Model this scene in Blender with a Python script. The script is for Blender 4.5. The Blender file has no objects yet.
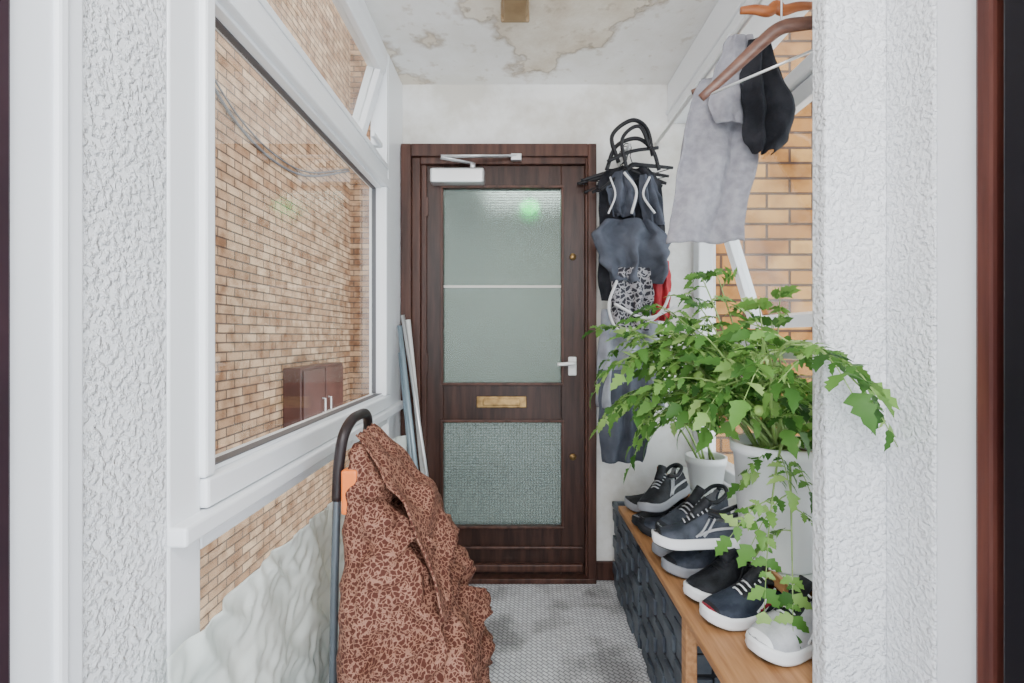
import bpy, bmesh, math, random
from mathutils import Vector, noise, Matrix
random.seed(7)
S=bpy.context.scene
R=random.uniform
# ---------------------------------------------------------------- materials
def newmat(name):
    m=bpy.data.materials.new(name); m.use_nodes=True
    nt=m.node_tree; b=nt.nodes['Principled BSDF']
    return m,nt,b
def N(nt,t,**k):
    n=nt.nodes.new(t)
    for a,v in k.items(): setattr(n,a,v)
    return n
def ramp(nt,stops,interp='LINEAR'):
    n=N(nt,'ShaderNodeValToRGB'); e=n.color_ramp.elements; n.color_ramp.interpolation=interp
    while len(e)<len(stops): e.new(0.5)
    for i,(p,c) in enumerate(stops):
        e[i].position=p; e[i].color=(*c,1) if len(c)==3 else c
    return n
def mat(name,c,rough=0.6,metal=0.0,c2=None,nscale=8,bump=0.0,bscale=60,stretch=None,detail=4,spec=None,contrast=(0.35,0.65)):
    m,nt,b=newmat(name)
    b.inputs['Roughness'].default_value=rough; b.inputs['Metallic'].default_value=metal
    if spec is not None: b.inputs['Specular IOR Level'].default_value=spec
    b.inputs['Base Color'].default_value=(*c,1)
    tc=N(nt,'ShaderNodeTexCoord'); mp=N(nt,'ShaderNodeMapping')
    nt.links.new(tc.outputs['Object'],mp.inputs['Vector'])
    if stretch: mp.inputs['Scale'].default_value=stretch
    if c2:
        n=N(nt,'ShaderNodeTexNoise'); n.inputs['Scale'].default_value=nscale; n.inputs['Detail'].default_value=detail
        nt.links.new(mp.outputs[0],n.inputs['Vector'])
        r=ramp(nt,[(contrast[0],c),(contrast[1],c2)])
        nt.links.new(n.outputs['Fac'],r.inputs[0]); nt.links.new(r.outputs[0],b.inputs['Base Color'])
    if bump>0:
        n=N(nt,'ShaderNodeTexNoise'); n.inputs['Scale'].default_value=bscale; n.inputs['Detail'].default_value=3
        nt.links.new(mp.outputs[0],n.inputs['Vector'])
        bp=N(nt,'ShaderNodeBump'); bp.inputs['Strength'].default_value=bump; bp.inputs['Distance'].default_value=0.01
        nt.links.new(n.outputs['Fac'],bp.inputs['Height']); nt.links.new(bp.outputs[0],b.inputs['Normal'])
    return m
def brickmat(name,axis,c1,c2,mortar,dark,ms=0.006):
    m,nt,b=newmat(name); b.inputs['Roughness'].default_value=0.9; b.inputs['Specular IOR Level'].default_value=0.2
    tc=N(nt,'ShaderNodeTexCoord'); sp=N(nt,'ShaderNodeSeparateXYZ'); cb=N(nt,'ShaderNodeCombineXYZ')
    nt.links.new(tc.outputs['Object'],sp.inputs[0])
    nt.links.new(sp.outputs[axis],cb.inputs[0]); nt.links.new(sp.outputs[2],cb.inputs[1])
    br=N(nt,'ShaderNodeTexBrick'); br.inputs['Scale'].default_value=1
    br.inputs['Brick Width'].default_value=0.225; br.inputs['Row Height'].default_value=0.075
    br.inputs['Mortar Size'].default_value=ms; br.inputs['Mortar Smooth'].default_value=0.2
    br.inputs['Color1'].default_value=(*c1,1); br.inputs['Color2'].default_value=(*c2,1); br.inputs['Mortar'].default_value=(*mortar,1)
    nt.links.new(cb.outputs[0],br.inputs['Vector'])
    n=N(nt,'ShaderNodeTexNoise'); n.inputs['Scale'].default_value=7; n.inputs['Detail'].default_value=8
    nt.links.new(tc.outputs['Object'],n.inputs['Vector'])
    r=ramp(nt,[(0.32,dark),(0.6,(1,1,1))])
    nt.links.new(n.outputs['Fac'],r.inputs[0])
    mx=N(nt,'ShaderNodeMix',data_type='RGBA',blend_type='MULTIPLY'); mx.inputs[0].default_value=0.9
    nt.links.new(br.outputs['Color'],mx.inputs[6]); nt.links.new(r.outputs[0],mx.inputs[7])
    nt.links.new(mx.outputs[2],b.inputs['Base Color'])
    bp=N(nt,'ShaderNodeBump',invert=True); bp.inputs['Strength'].default_value=0.9; bp.inputs['Distance'].default_value=0.012
    nt.links.new(br.outputs['Fac'],bp.inputs['Height']); nt.links.new(bp.outputs[0],b.inputs['Normal'])
    return m
M={}
M['upvc']=mat('white_upvc',(0.87,0.89,0.92),0.3)
M['plain']=mat('white_gloss_paint',(0.86,0.88,0.92),0.45,c2=(0.78,0.80,0.85),nscale=2)
m,nt,b=newmat('roughcast_white'); b.inputs['Roughness'].default_value=0.85
tc=N(nt,'ShaderNodeTexCoord')
n=N(nt,'ShaderNodeTexNoise'); n.inputs['Scale'].default_value=95; n.inputs['Detail'].default_value=3; n.inputs['Roughness'].default_value=0.5
nt.links.new(tc.outputs['Object'],n.inputs['Vector'])
r=ramp(nt,[(0.42,(0,0,0)),(0.64,(1,1,1))]); nt.links.new(n.outputs['Fac'],r.inputs[0])
bp=N(nt,'ShaderNodeBump'); bp.inputs['Strength'].default_value=0.8; bp.inputs['Distance'].default_value=0.006
nt.links.new(r.outputs[0],bp.inputs['Height']); nt.links.new(bp.outputs[0],b.inputs['Normal'])
n2=N(nt,'ShaderNodeTexNoise'); n2.inputs['Scale'].default_value=2.5; n2.inputs['Detail'].default_value=5
nt.links.new(tc.outputs['Object'],n2.inputs['Vector'])
r2=ramp(nt,[(0.3,(0.76,0.78,0.81)),(0.7,(0.87,0.88,0.91))]); nt.links.new(n2.outputs['Fac'],r2.inputs[0]); nt.links.new(r2.outputs[0],b.inputs['Base Color'])
M['rough']=m
def peel(name,th,tan,white,sc=1.7,rimc=(0.45,0.38,0.30),rough=0.5,spots=False):
    m,nt,b=newmat(name); b.inputs['Roughness'].default_value=0.9
    tc=N(nt,'ShaderNodeTexCoord'); mpp=N(nt,'ShaderNodeMapping'); mpp.inputs['Location'].default_value=(3.3,1.2,0)
    nt.links.new(tc.outputs['Object'],mpp.inputs['Vector'])
    n=N(nt,'ShaderNodeTexNoise'); n.inputs['Scale'].default_value=sc; n.inputs['Detail'].default_value=9; n.inputs['Roughness'].default_value=rough
    nt.links.new(mpp.outputs[0],n.inputs['Vector'])
    r=ramp(nt,[(th-0.004,(0,0,0)),(th+0.004,(1,1,1))]); nt.links.new(n.outputs['Fac'],r.inputs[0])
    rim=ramp(nt,[(th-0.008,(1,1,1)),(th,rimc),(th+0.03,(1,1,1))]); nt.links.new(n.outputs['Fac'],rim.inputs[0])
    s=N(nt,'ShaderNodeTexNoise'); s.inputs['Scale'].default_value=4; s.inputs['Detail'].default_value=10; s.inputs['Roughness'].default_value=0.65
    nt.links.new(tc.outputs['Object'],s.inputs['Vector'])
    ca=ramp(nt,[(0.36,white[0]),(0.58,white[1])]); cb=ramp(nt,[(0.38,tan[0]),(0.62,tan[1])])
    nt.links.new(s.outputs['Fac'],ca.inputs[0]); nt.links.new(s.outputs['Fac'],cb.inputs[0])
    mx=N(nt,'ShaderNodeMix',data_type='RGBA'); nt.links.new(r.outputs[0],mx.inputs[0])
    nt.links.new(ca.outputs[0],mx.inputs[6]); nt.links.new(cb.outputs[0],mx.inputs[7])
    m2=N(nt,'ShaderNodeMix',data_type='RGBA',blend_type='MULTIPLY'); m2.inputs[0].default_value=0.8
    nt.links.new(mx.outputs[2],m2.inputs[6]); nt.links.new(rim.outputs[0],m2.inputs[7]); out=m2.outputs[2]
    if spots:
        s3=N(nt,'ShaderNodeTexNoise'); s3.inputs['Scale'].default_value=22; s3.inputs['Detail'].default_value=6; nt.links.new(tc.outputs['Object'],s3.inputs['Vector'])
        r3=ramp(nt,[(0.30,(0.70,0.64,0.55)),(0.40,(1,1,1))]); nt.links.new(s3.outputs['Fac'],r3.inputs[0])
        m3=N(nt,'ShaderNodeMix',data_type='RGBA',blend_type='MULTIPLY'); m3.inputs[0].default_value=0.6
        nt.links.new(out,m3.inputs[6]); nt.links.new(r3.outputs[0],m3.inputs[7]); out=m3.outputs[2]
    nt.links.new(out,b.inputs['Base Color'])
    bp=N(nt,'ShaderNodeBump',invert=True); bp.inputs['Strength'].default_value=0.7; bp.inputs['Distance'].default_value=0.005
    nt.links.new(r.outputs[0],bp.inputs['Height'])
    b2=N(nt,'ShaderNodeBump'); b2.inputs['Strength'].default_value=0.4; b2.inputs['Distance'].default_value=0.004
    s2=N(nt,'ShaderNodeTexNoise'); s2.inputs['Scale'].default_value=60; nt.links.new(tc.outputs['Object'],s2.inputs['Vector'])
    nt.links.new(s2.outputs['Fac'],b2.inputs['Height']); nt.links.new(bp.outputs[0],b2.inputs['Normal']); nt.links.new(b2.outputs[0],b.inputs['Normal'])
    return m
M['ceil']=peel('peeling_ceiling',0.44,((0.72,0.64,0.53),(0.87,0.83,0.76)),((0.74,0.66,0.55),(0.88,0.84,0.77)),1.6,(0.62,0.54,0.45),0.55,True)
M['ceil']=peel('peeling_ceiling_plaster',0.49,((0.84,0.82,0.78),(0.92,0.91,0.90)),((0.66,0.57,0.45),(0.84,0.78,0.68)),1.6,(0.60,0.52,0.43),0.55,True)
M['plaster']=peel('stained_plaster',0.72,((0.55,0.5,0.42),(0.66,0.62,0.55)),((0.68,0.65,0.59),(0.88,0.87,0.85)))
M['brickL']=brickmat('brick_tan',1,(0.36,0.205,0.115),(0.60,0.41,0.26),(0.14,0.10,0.08),(0.46,0.37,0.33),0.007)
M['brickF']=brickmat('brick_tan_face',0,(0.33,0.18,0.10),(0.54,0.35,0.21),(0.14,0.10,0.08),(0.42,0.34,0.30),0.007)
M['brickR']=brickmat('brick_orange',0,(0.38,0.155,0.045),(0.64,0.35,0.12),(0.14,0.085,0.06),(0.38,0.27,0.20),0.007)
m,nt,b=newmat('woven_grey_floor'); b.inputs['Roughness'].default_value=0.8
tc=N(nt,'ShaderNodeTexCoord'); mp=N(nt,'ShaderNodeMapping'); mp.inputs['Rotation'].default_value=(0,0,math.radians(45))
nt.links.new(tc.outputs['Object'],mp.inputs['Vector'])
br=N(nt,'ShaderNodeTexBrick'); br.inputs['Scale'].default_value=1; br.inputs['Brick Width'].default_value=0.026; br.inputs['Row Height'].default_value=0.014
br.inputs['Mortar Size'].default_value=0.002; br.inputs['Color1'].default_value=(0.80,0.81,0.83,1); br.inputs['Color2'].default_value=(0.64,0.65,0.67,1); br.inputs['Mortar'].default_value=(0.30,0.30,0.32,1)
nt.links.new(mp.outputs[0],br.inputs['Vector'])
n=N(nt,'ShaderNodeTexNoise'); n.inputs['Scale'].default_value=4.5; n.inputs['Detail'].default_value=6
nt.links.new(tc.outputs['Object'],n.inputs['Vector']); r=ramp(nt,[(0.36,(0.36,0.35,0.34)),(0.52,(1,1,1))]); nt.links.new(n.outputs['Fac'],r.inputs[0])
mx=N(nt,'ShaderNodeMix',data_type='RGBA',blend_type='MULTIPLY'); mx.inputs[0].default_value=0.8
nt.links.new(br.outputs['Color'],mx.inputs[6]); nt.links.new(r.outputs[0],mx.inputs[7]); nt.links.new(mx.outputs[2],b.inputs['Base Color'])
bp=N(nt,'ShaderNodeBump',invert=True); bp.inputs['Strength'].default_value=0.7; bp.inputs['Distance'].default_value=0.003
nt.links.new(br.outputs['Fac'],bp.inputs['Height']); nt.links.new(bp.outputs[0],b.inputs['Normal'])
M['floor']=m
M['conc']=mat('concrete_ground',(0.35,0.34,0.32),0.9,c2=(0.45,0.44,0.42),nscale=3,bump=0.3)
M['door']=mat('dark_brown_paint',(0.024,0.0105,0.0075),0.38,c2=(0.058,0.025,0.018),nscale=5,stretch=(8,8,0.8),bump=0.12,bscale=40,spec=0.35)
M['frame']=mat('dark_brown_frame',(0.040,0.016,0.011),0.42,c2=(0.095,0.041,0.029),nscale=4,stretch=(8,8,0.6),bump=0.12,bscale=30,spec=0.35)
M['jamb']=mat('red_brown_varnish',(0.13,0.042,0.030),0.4,c2=(0.07,0.02,0.016),nscale=5,stretch=(10,10,0.6),spec=0.3)
M['jambd']=mat('dark_purple_paint',(0.020,0.010,0.016),0.5,c2=(0.035,0.016,0.024),nscale=5,spec=0.3)
M['black']=mat('black_paint',(0.006,0.005,0.008),0.5,spec=0.2)
M['silver']=mat('silver_metal',(0.72,0.73,0.74),0.3,0.7)
M['whitemetal']=mat('white_metal',(0.8,0.8,0.79),0.35,0.1)
M['brass']=mat('brass',(0.42,0.27,0.11),0.35,0.7,c2=(0.22,0.13,0.05),nscale=30)
M['pine']=mat('pine_board',(0.52,0.27,0.12),0.5,c2=(0.34,0.155,0.06),nscale=5,stretch=(14,1,14))
M['orangewood']=mat('orange_wood',(0.42,0.13,0.035),0.4,c2=(0.28,0.08,0.022),nscale=6,stretch=(2,12,12))
M['hangwood']=mat('hanger_wood',(0.17,0.08,0.055),0.4,c2=(0.10,0.045,0.032),nscale=6,stretch=(2,12,12))
M['shelf']=mat('grey_shelf_top',(0.38,0.41,0.39),0.35,c2=(0.56,0.59,0.56),nscale=6)
M['rubber']=mat('black_plastic',(0.012,0.012,0.015),0.45,spec=0.3)
M['crate']=mat('slate_plastic_weave',(0.05,0.06,0.08),0.5,c2=(0.10,0.12,0.145),nscale=14)
M['pot']=mat('white_pot_plastic',(0.86,0.88,0.90),0.35)
M['soil']=mat('potting_soil',(0.05,0.03,0.02),0.95,c2=(0.1,0.07,0.05),nscale=60,bump=0.8)
M['stem']=mat('tomato_stem',(0.20,0.34,0.08),0.5,c2=(0.28,0.40,0.14),nscale=20)
M['greytom']=mat('green_tomato',(0.30,0.48,0.12),0.25)
M['greycloth']=mat('grey_jersey',(0.25,0.245,0.28),0.9,c2=(0.34,0.335,0.37),nscale=40,bump=0.25,bscale=300,spec=0.2)
M['darkcloth']=mat('black_cloth',(0.010,0.011,0.015),0.9,c2=(0.030,0.031,0.038),nscale=15,bump=0.3,bscale=200,spec=0.2)
M['slatecloth']=mat('slate_cloth',(0.055,0.062,0.082),0.9,c2=(0.10,0.11,0.14),nscale=10,bump=0.3,bscale=200,spec=0.2)
M['greylight']=mat('light_grey_cloth',(0.34,0.36,0.41),0.85,c2=(0.22,0.23,0.27),nscale=14,bump=0.3,bscale=200)
M['redcloth']=mat('red_cloth',(0.45,0.02,0.03),0.7,c2=(0.25,0.012,0.02),nscale=20)
M['palecloth']=mat('pale_strap',(0.62,0.62,0.64),0.7)
M['pole1']=mat('blue_grey_pole',(0.25,0.32,0.37),0.35,0.4)
M['tframe']=mat('trolley_frame_grey',(0.12,0.14,0.16),0.35,0.4)
M['orange']=mat('orange_plastic',(0.85,0.20,0.03),0.35)
M['tube']=mat('dark_grip',(0.022,0.015,0.016),0.4,0.2)
M['refl']=mat('brown_reflection',(0.065,0.022,0.018),0.45,c2=(0.10,0.036,0.028),nscale=4)  # colour of the box that stands for a window reflection
M['tan']=mat('tan_fitting',(0.26,0.17,0.085),0.4,c2=(0.38,0.26,0.14),nscale=10)
M['seal']=mat('grey_gasket',(0.10,0.10,0.11),0.5)
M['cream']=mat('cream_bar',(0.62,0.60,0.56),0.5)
def voro(name,cA,cB,scale,th,soft=0.04):
    m,nt,b=newmat(name); b.inputs['Roughness'].default_value=0.75; b.inputs['Specular IOR Level'].default_value=0.25
    tc=N(nt,'ShaderNodeTexCoord'); v=N(nt,'ShaderNodeTexVoronoi',feature='DISTANCE_TO_EDGE'); v.inputs['Scale'].default_value=scale
    nz=N(nt,'ShaderNodeTexNoise'); nz.inputs['Scale'].default_value=scale*0.8
    vm=N(nt,'ShaderNodeVectorMath',operation='MULTIPLY_ADD'); vm.inputs[1].default_value=(1.6/scale,)*3
    nt.links.new(tc.outputs['Object'],nz.inputs['Vector']); nt.links.new(nz.outputs['Color'],vm.inputs[0]); nt.links.new(tc.outputs['Object'],vm.inputs[2])
    nt.links.new(vm.outputs[0],v.inputs['Vector'])
    r=ramp(nt,[(th,cB),(th+soft,cA)]); nt.links.new(v.outputs['Distance'],r.inputs[0]); nt.links.new(r.outputs[0],b.inputs['Base Color'])
    return m
M['bag']=voro('patterned_trolley_fabric',(0.078,0.022,0.014),(0.29,0.145,0.10),92,0.06,0.06)
M['pattern']=voro('patterned_scarf',(0.03,0.03,0.04),(0.32,0.31,0.33),45,0.09)
def glassmat(name,tint,f):
    m,nt,b=newmat(name); nt.nodes.remove(b); o=nt.nodes['Material Output']
    t=N(nt,'ShaderNodeBsdfTransparent'); t.inputs[0].default_value=(*tint,1); g=N(nt,'ShaderNodeBsdfGlossy'); g.inputs['Roughness'].default_value=0.03
    mx=N(nt,'ShaderNodeMixShader'); mx.inputs[0].default_value=f
    nt.links.new(t.outputs[0],mx.inputs[1]); nt.links.new(g.outputs[0],mx.inputs[2]); nt.links.new(mx.outputs[0],o.inputs[0]); return m
M['glass']=glassmat('window_glass',(0.97,0.985,0.98),0.10)
def obscure(name,vs,ca,cb):
    m,nt,b=newmat(name); b.inputs['Roughness'].default_value=0.24
    b.inputs['Transmission Weight'].default_value=0.75; b.inputs['IOR'].default_value=1.3
    tc=N(nt,'ShaderNodeTexCoord'); mp=N(nt,'ShaderNodeMapping'); mp.inputs['Scale'].default_value=vs
    nt.links.new(tc.outputs['Object'],mp.inputs['Vector'])
    br=N(nt,'ShaderNodeTexVoronoi'); br.inputs['Scale'].default_value=1; br.inputs['Randomness'].default_value=0.25
    nt.links.new(mp.outputs[0],br.inputs['Vector'])
    bp=N(nt,'ShaderNodeBump'); bp.inputs['Strength'].default_value=0.5; bp.inputs['Distance'].default_value=0.004
    nt.links.new(br.outputs['Distance'],bp.inputs['Height']); nt.links.new(bp.outputs[0],b.inputs['Normal'])
    r=ramp(nt,[(0.15,ca),(0.7,cb)]); nt.links.new(br.outputs['Distance'],r.inputs[0]); nt.links.new(r.outputs[0],b.inputs['Base Color'])
    return m
M['obs1']=obscure('obscured_door_glass',(130,1,130),(0.40,0.50,0.475),(0.25,0.325,0.31)); M['obs2']=obscure('reeded_door_glass',(75,1,75),(0.50,0.60,0.60),(0.25,0.33,0.335))
m,nt,b=newmat('translucent_polythene'); nt.nodes.remove(b); o=nt.nodes['Material Output']
d=N(nt,'ShaderNodeBsdfPrincipled'); d.inputs['Base Color'].default_value=(0.88,0.92,0.90,1); d.inputs['Roughness'].default_value=0.22
t=N(nt,'ShaderNodeBsdfTranslucent'); t.inputs[0].default_value=(0.90,0.96,0.92,1); mx=N(nt,'ShaderNodeMixShader'); mx.inputs[0].default_value=0.4
nt.links.new(d.outputs[0],mx.inputs[1]); nt.links.new(t.outputs[0],mx.inputs[2]); nt.links.new(mx.outputs[0],o.inputs[0]); M['poly']=m
m,nt,b=newmat('tomato_leaf'); o=nt.nodes['Material Output']; b.inputs['Roughness'].default_value=0.5; b.inputs['Specular IOR Level'].default_value=0.3
g=N(nt,'ShaderNodeNewGeometry'); r=ramp(nt,[(0,(0.030,0.10,0.016)),(0.45,(0.10,0.25,0.045)),(0.8,(0.20,0.39,0.085)),(1,(0.38,0.56,0.19))]); nt.links.new(g.outputs['Random Per Island'],r.inputs[0])
nt.links.new(r.outputs[0],b.inputs['Base Color']); t=N(nt,'ShaderNodeBsdfTranslucent'); nt.links.new(r.outputs[0],t.inputs[0])
mx=N(nt,'ShaderNodeMixShader'); mx.inputs[0].default_value=0.35; nt.links.new(b.outputs[0],mx.inputs[1]); nt.links.new(t.outputs[0],mx.inputs[2]); nt.links.new(mx.outputs[0],o.inputs[0]); M['leaf']=m
def emis(name,c,s):
    m,nt,b=newmat(name); b.inputs['Base Color'].default_value=(*c,1); b.inputs['Emission Color'].default_value=(*c,1); b.inputs['Emission Strength'].default_value=s; return m
M['green']=emis('green_exit_lamp',(0.02,1.0,0.2),10); M['lampw']=emis('hall_lamp_diffuser',(1,0.95,0.88),4)
# ---------------------------------------------------------------- builders
def addobj(name,verts,faces,mats,parent=None,fm=None,smooth=False):
    me=bpy.data.meshes.new(name); me.from_pydata([tuple(v) for v in verts],[],faces); 
    for k in (mats if isinstance(mats,(list,tuple)) else [mats]): me.materials.append(M[k])
    if fm: me.polygons.foreach_set('material_index',fm)
    if smooth: me.polygons.foreach_set('use_smooth',[True]*len(faces))
    me.update()
    bm=bmesh.new(); bm.from_mesh(me); bmesh.ops.recalc_face_normals(bm,faces=bm.faces) if not smooth else None; bm.to_mesh(me); bm.free()
    o=bpy.data.objects.new(name,me); S.collection.objects.link(o)
    if parent: o.parent=parent
    return o
def empty(name,loc=(0,0,0)):
    e=bpy.data.objects.new(name,None); e.empty_display_size=0.1; S.collection.objects.link(e); return e
def boxes(name,bl,mats,parent=None,bev=0.0,fm=None):
    V=[];F=[];MI=[]
    for i,bx in enumerate(bl):
        x0,x1,y0,y1,z0,z1=bx[:6]; k=len(V); mi=bx[6] if len(bx)>6 else 0
        V+=[(x0,y0,z0),(x1,y0,z0),(x1,y1,z0),(x0,y1,z0),(x0,y0,z1),(x1,y0,z1),(x1,y1,z1),(x0,y1,z1)]
        for f in [(0,3,2,1),(4,5,6,7),(0,1,5,4),(1,2,6,5),(2,3,7,6),(3,0,4,7)]:
            F.append(tuple(k+a for a in f)); MI.append(mi)
    o=addobj(name,V,F,mats,parent,MI)
    if bev:
        b=o.modifiers.new('b','BEVEL'); b.width=bev; b.segments=2; b.limit_method='ANGLE'
    return o
def spline(pts,n):
    pts=[Vector(p) for p in pts]; out=[]
    P=[pts[0]*2-pts[1]]+pts+[pts[-1]*2-pts[-2]]
    for i in range(1,len(P)-2):
        for j in range(n):
            t=j/n; a,b,c,d=P[i-1],P[i],P[i+1],P[i+2]
            out.append(0.5*((2*b)+(c-a)*t+(2*a-5*b+4*c-d)*t*t+(3*b-a-3*c+d)*t**3))
    out.append(pts[-1]); return out
def tubegeo(pts,r,ns=8,flat=(1,1)):
    pts=[Vector(p) for p in pts]; V=[];F=[]; n=len(pts); prev=None
    for i,p in enumerate(pts):
        t=(pts[min(i+1,n-1)]-pts[max(i-1,0)]).normalized()
        if prev is None:
            a=Vector((0,0,1)) if abs(t.z)<0.9 else Vector((0,1,0)); u=t.cross(a).normalized()
        else: u=(prev-t*prev.dot(t)).normalized()
        prev=u; w=t.cross(u); rr=r(i/(n-1)) if callable(r) else r
        for k in range(ns):
            an=2*math.pi*k/ns; V.append(p+u*math.cos(an)*rr*flat[0]+w*math.sin(an)*rr*flat[1])
    for i in range(n-1):
        for k in range(ns):
            F.append((i*ns+k,i*ns+(k+1)%ns,(i+1)*ns+(k+1)%ns,(i+1)*ns+k))
    F.append(tuple(range(ns))[::-1]); F.append(tuple((n-1)*ns+k for k in range(ns)))
    return V,F
def tubes(name,lst,mats,parent=None,ns=8):
    V=[];F=[];MI=[]
    for it in lst:
        v,f=tubegeo(it[0],it[1],ns,it[3] if len(it)>3 else (1,1)); k=len(V); V+=v; F+=[tuple(a+k for a in q) for q in f]; MI+=[it[2] if len(it)>2 else 0]*len(f)
    return addobj(name,V,F,mats,parent,MI,True)
def surf(name,f,nu,nv,mats,parent=None,thick=0.003):
    V=[f(i/nu,j/nv) for j in range(nv+1) for i in range(nu+1)]
    F=[(j*(nu+1)+i,j*(nu+1)+i+1,(j+1)*(nu+1)+i+1,(j+1)*(nu+1)+i) for j in range(nv) for i in range(nu)]
    o=addobj(name,V,F,mats,parent,None,True)
    s=o.modifiers.new('s','SOLIDIFY'); s.thickness=thick
    return o
def lathe(name,prof,c,mats,parent=None,ns=40,cap=True):
    V=[];F=[]
    for (r,z) in prof:
        for k in range(ns): V.append((c[0]+r*math.cos(2*math.pi*k/ns),c[1]+r*math.sin(2*math.pi*k/ns),c[2]+z))
    for i in range(len(prof)-1):
        for k in range(ns): F.append((i*ns+k,i*ns+(k+1)%ns,(i+1)*ns+(k+1)%ns,(i+1)*ns+k))
    if cap: F.append(tuple(range(ns))[::-1]); F.append(tuple((len(prof)-1)*ns+k for k in range(ns)))
    o=addobj(name,V,F,mats,parent); 
    for p in o.data.polygons: p.use_smooth=len(p.vertices)==4
    return o
def interp(rows,z):
    for a,b in zip(rows,rows[1:]):
        if (a[0]-z)*(b[0]-z)<=0 and a[0]!=b[0]:
            t=(z-a[0])/(b[0]-a[0]); return [x+(y-x)*t for x,y in zip(a,b)]
    return rows[-1]
def cloth(name,rows,amp,k,mats,parent,ph=0,thick=0.003,nu=40,nv=50,edge=0.006):
    zt,zb=rows[0][0],rows[-1][0]
    def f(u,v):
        z=zt+(zb-zt)*v; r=interp(rows,z); x=r[1]+(r[2]-r[1])*u; y=r[3]+(r[4]-r[3])*u
        a=amp*(0.35+0.65*v)
        n1=noise.noise(Vector((u*3+ph,v*1.5,ph)))
        y+=a*math.sin(k*u*2*math.pi+ph+2.5*n1)+a*0.8*n1
        y+=a*0.5*noise.noise(Vector((u*7+ph,v*6,ph*2)))
        x+=edge*noise.noise(Vector((u*4,v*6,ph+5)))*1.5; z+=edge*1.5*noise.noise(Vector((u*5,ph,3)))*(1 if v>0.9 else 0.3)
        return (x,y,z)
    return surf(name,f,nu,nv,mats,parent,thick)
# ---------------------------------------------------------------- shell
YB=2.32; H=2.39
boxes('floor',[(-0.66,0.97,-0.8,2.5,-0.06,0)],['floor'])
boxes('ceiling',[(-0.66,0.97,-0.8,2.5,H,H+0.08)],['ceil'])
boxes('wall_back',[(-0.66,0.97,YB,2.46,2.085,H),(0.386,0.97,YB,2.46,0,2.085),(-0.66,-0.541,YB,2.46,0,2.085)],['plaster'])
boxes('wall_left',[(-0.66,-0.545,0.60,0.75,0,H),(-0.62,-0.545,0.75,YB,0,0.36),(-0.66,-0.56,-0.8,0.42,0,H)],['rough'])
boxes('trim_1',[(-0.66,-0.538,0.505,0.60,0,H),(-0.66,-0.532,0.56,0.575,0,H)],['plain'],bev=0.004)
boxes('trim_2',[(-0.66,-0.529,0.42,0.505,0,H)],['jambd'],bev=0.004)
NY=0.985
boxes('wall_right',[(0.725,0.97,0.83,0.941,0,H),(0.608,0.97,0.940,NY,0,H),(0.86,0.97,NY,YB,0,0.545)],['rough'],bev=0.005)
boxes('trim_3',[(0.728,0.97,0.745,0.83,0,H)],['plain'],bev=0.003)
boxes('trim_4',[(0.712,0.97,0.715,0.745,0,H),(0.724,0.97,0.69,0.715,0,H)],['jamb'],bev=0.006)
boxes('trim_5',[(0.70,0.97,0.40,0.69,0,H)],['black'],bev=0.004)
boxes('trim_6',[(-0.541,0.386,2.27,2.33,0,0.025)],['frame'],bev=0.004)
boxes('baseboard_back',[(0.386,0.86,2.305,YB,0,0.09)],['frame'],bev=0.003)
# window left
w=empty('window_1')
X0,X1=-0.615,-0.545
fr=[(X0,X1,0.832,2.058,0.80,0.858),(X0,X1+.002,0.752,0.83,0.36,H-.001),(X0,X1+.002,2.06,2.318,0.36,H-.001),(X0,X1,0.832,2.058,1.83,1.885),
    (X0,X1,0.832,2.058,2.33,H-.001),(X0,X1,0.832,2.058,0.36,0.42)]
boxes('outer_frame',fr,['upvc'],w,0.004)
si=[(X0+.01,X1+0.014,0.83,2.055,0.872,0.925),(X0+.01,X1+0.014,0.83,2.055,1.795,1.835),(X0+.01,X1+0.0135,0.825,0.855,0.926,1.794),(X0+.01,X1+0.0135,1.985,2.055,0.926,1.794)]
boxes('fixed_sash',si,['upvc'],w,0.006)
boxes('glazing_bead',[(-0.60,-0.552,0.855,1.985,0.925,0.935),(-0.60,-0.552,0.855,1.985,1.785,1.795)],['upvc'],w,0.002)
boxes('gasket',[(-0.578,-0.551,0.855,1.985,0.935,0.937),(-0.592,-0.575,0.855,1.985,1.782,1.785),(-0.592,-0.575,1.981,1.985,0.938,1.782)],['seal'],w)
boxes('sill_board',[(-0.62,-0.515,0.752,2.318,0.838,0.870)],['upvc'],w,0.005)
boxes('pane_main',[(-0.588,-0.582,0.855,1.985,0.93,1.79)],['glass'],w)
boxes('pane_lower',[(-0.588,-0.582,0.83,2.06,0.42,0.80)],['glass'],w)
def tilt(bl,name,mats,pivot,ang,parent,axis='Y',bev=0.004):
    o=boxes(name,bl,mats,parent,bev)
    Rm=Matrix.Rotation(ang,4,axis); Tm=Matrix.Translation(Vector(pivot))
    o.data.transform(Tm@Rm@Tm.inverted()); return o
va=math.radians(16)
sa=[(-0.60,-0.54,0.86,2.03,2.28,2.33),(-0.60,-0.54,0.86,2.03,1.90,1.95),(-0.60,-0.541,0.86,0.91,1.95,2.28),(-0.60,-0.541,1.98,2.03,1.95,2.28)]
tilt(sa,'vent_sash',['upvc'],(-0.565,0,2.33),va,w)
tilt([(-0.57,-0.565,0.91,1.98,1.95,2.28)],'vent_pane',['glass'],(-0.565,0,2.33),va,w,bev=0)
boxes('vent_frame',[(X0,X1+0.001,2.04,2.0585,1.885,2.33),(X0,X1+0.003,0.832,2.058,1.885,1.905)],['upvc'],w,0.002)
tubes('vent_stay',[([(-0.56,1.95,1.905),(-0.60,1.97,1.93),(-0.67,1.95,1.935)],0.006),([(-0.56,1.60,1.905),(-0.60,1.5,1.92),(-0.67,1.42,1.935)],0.006)],['seal'],w)
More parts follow.
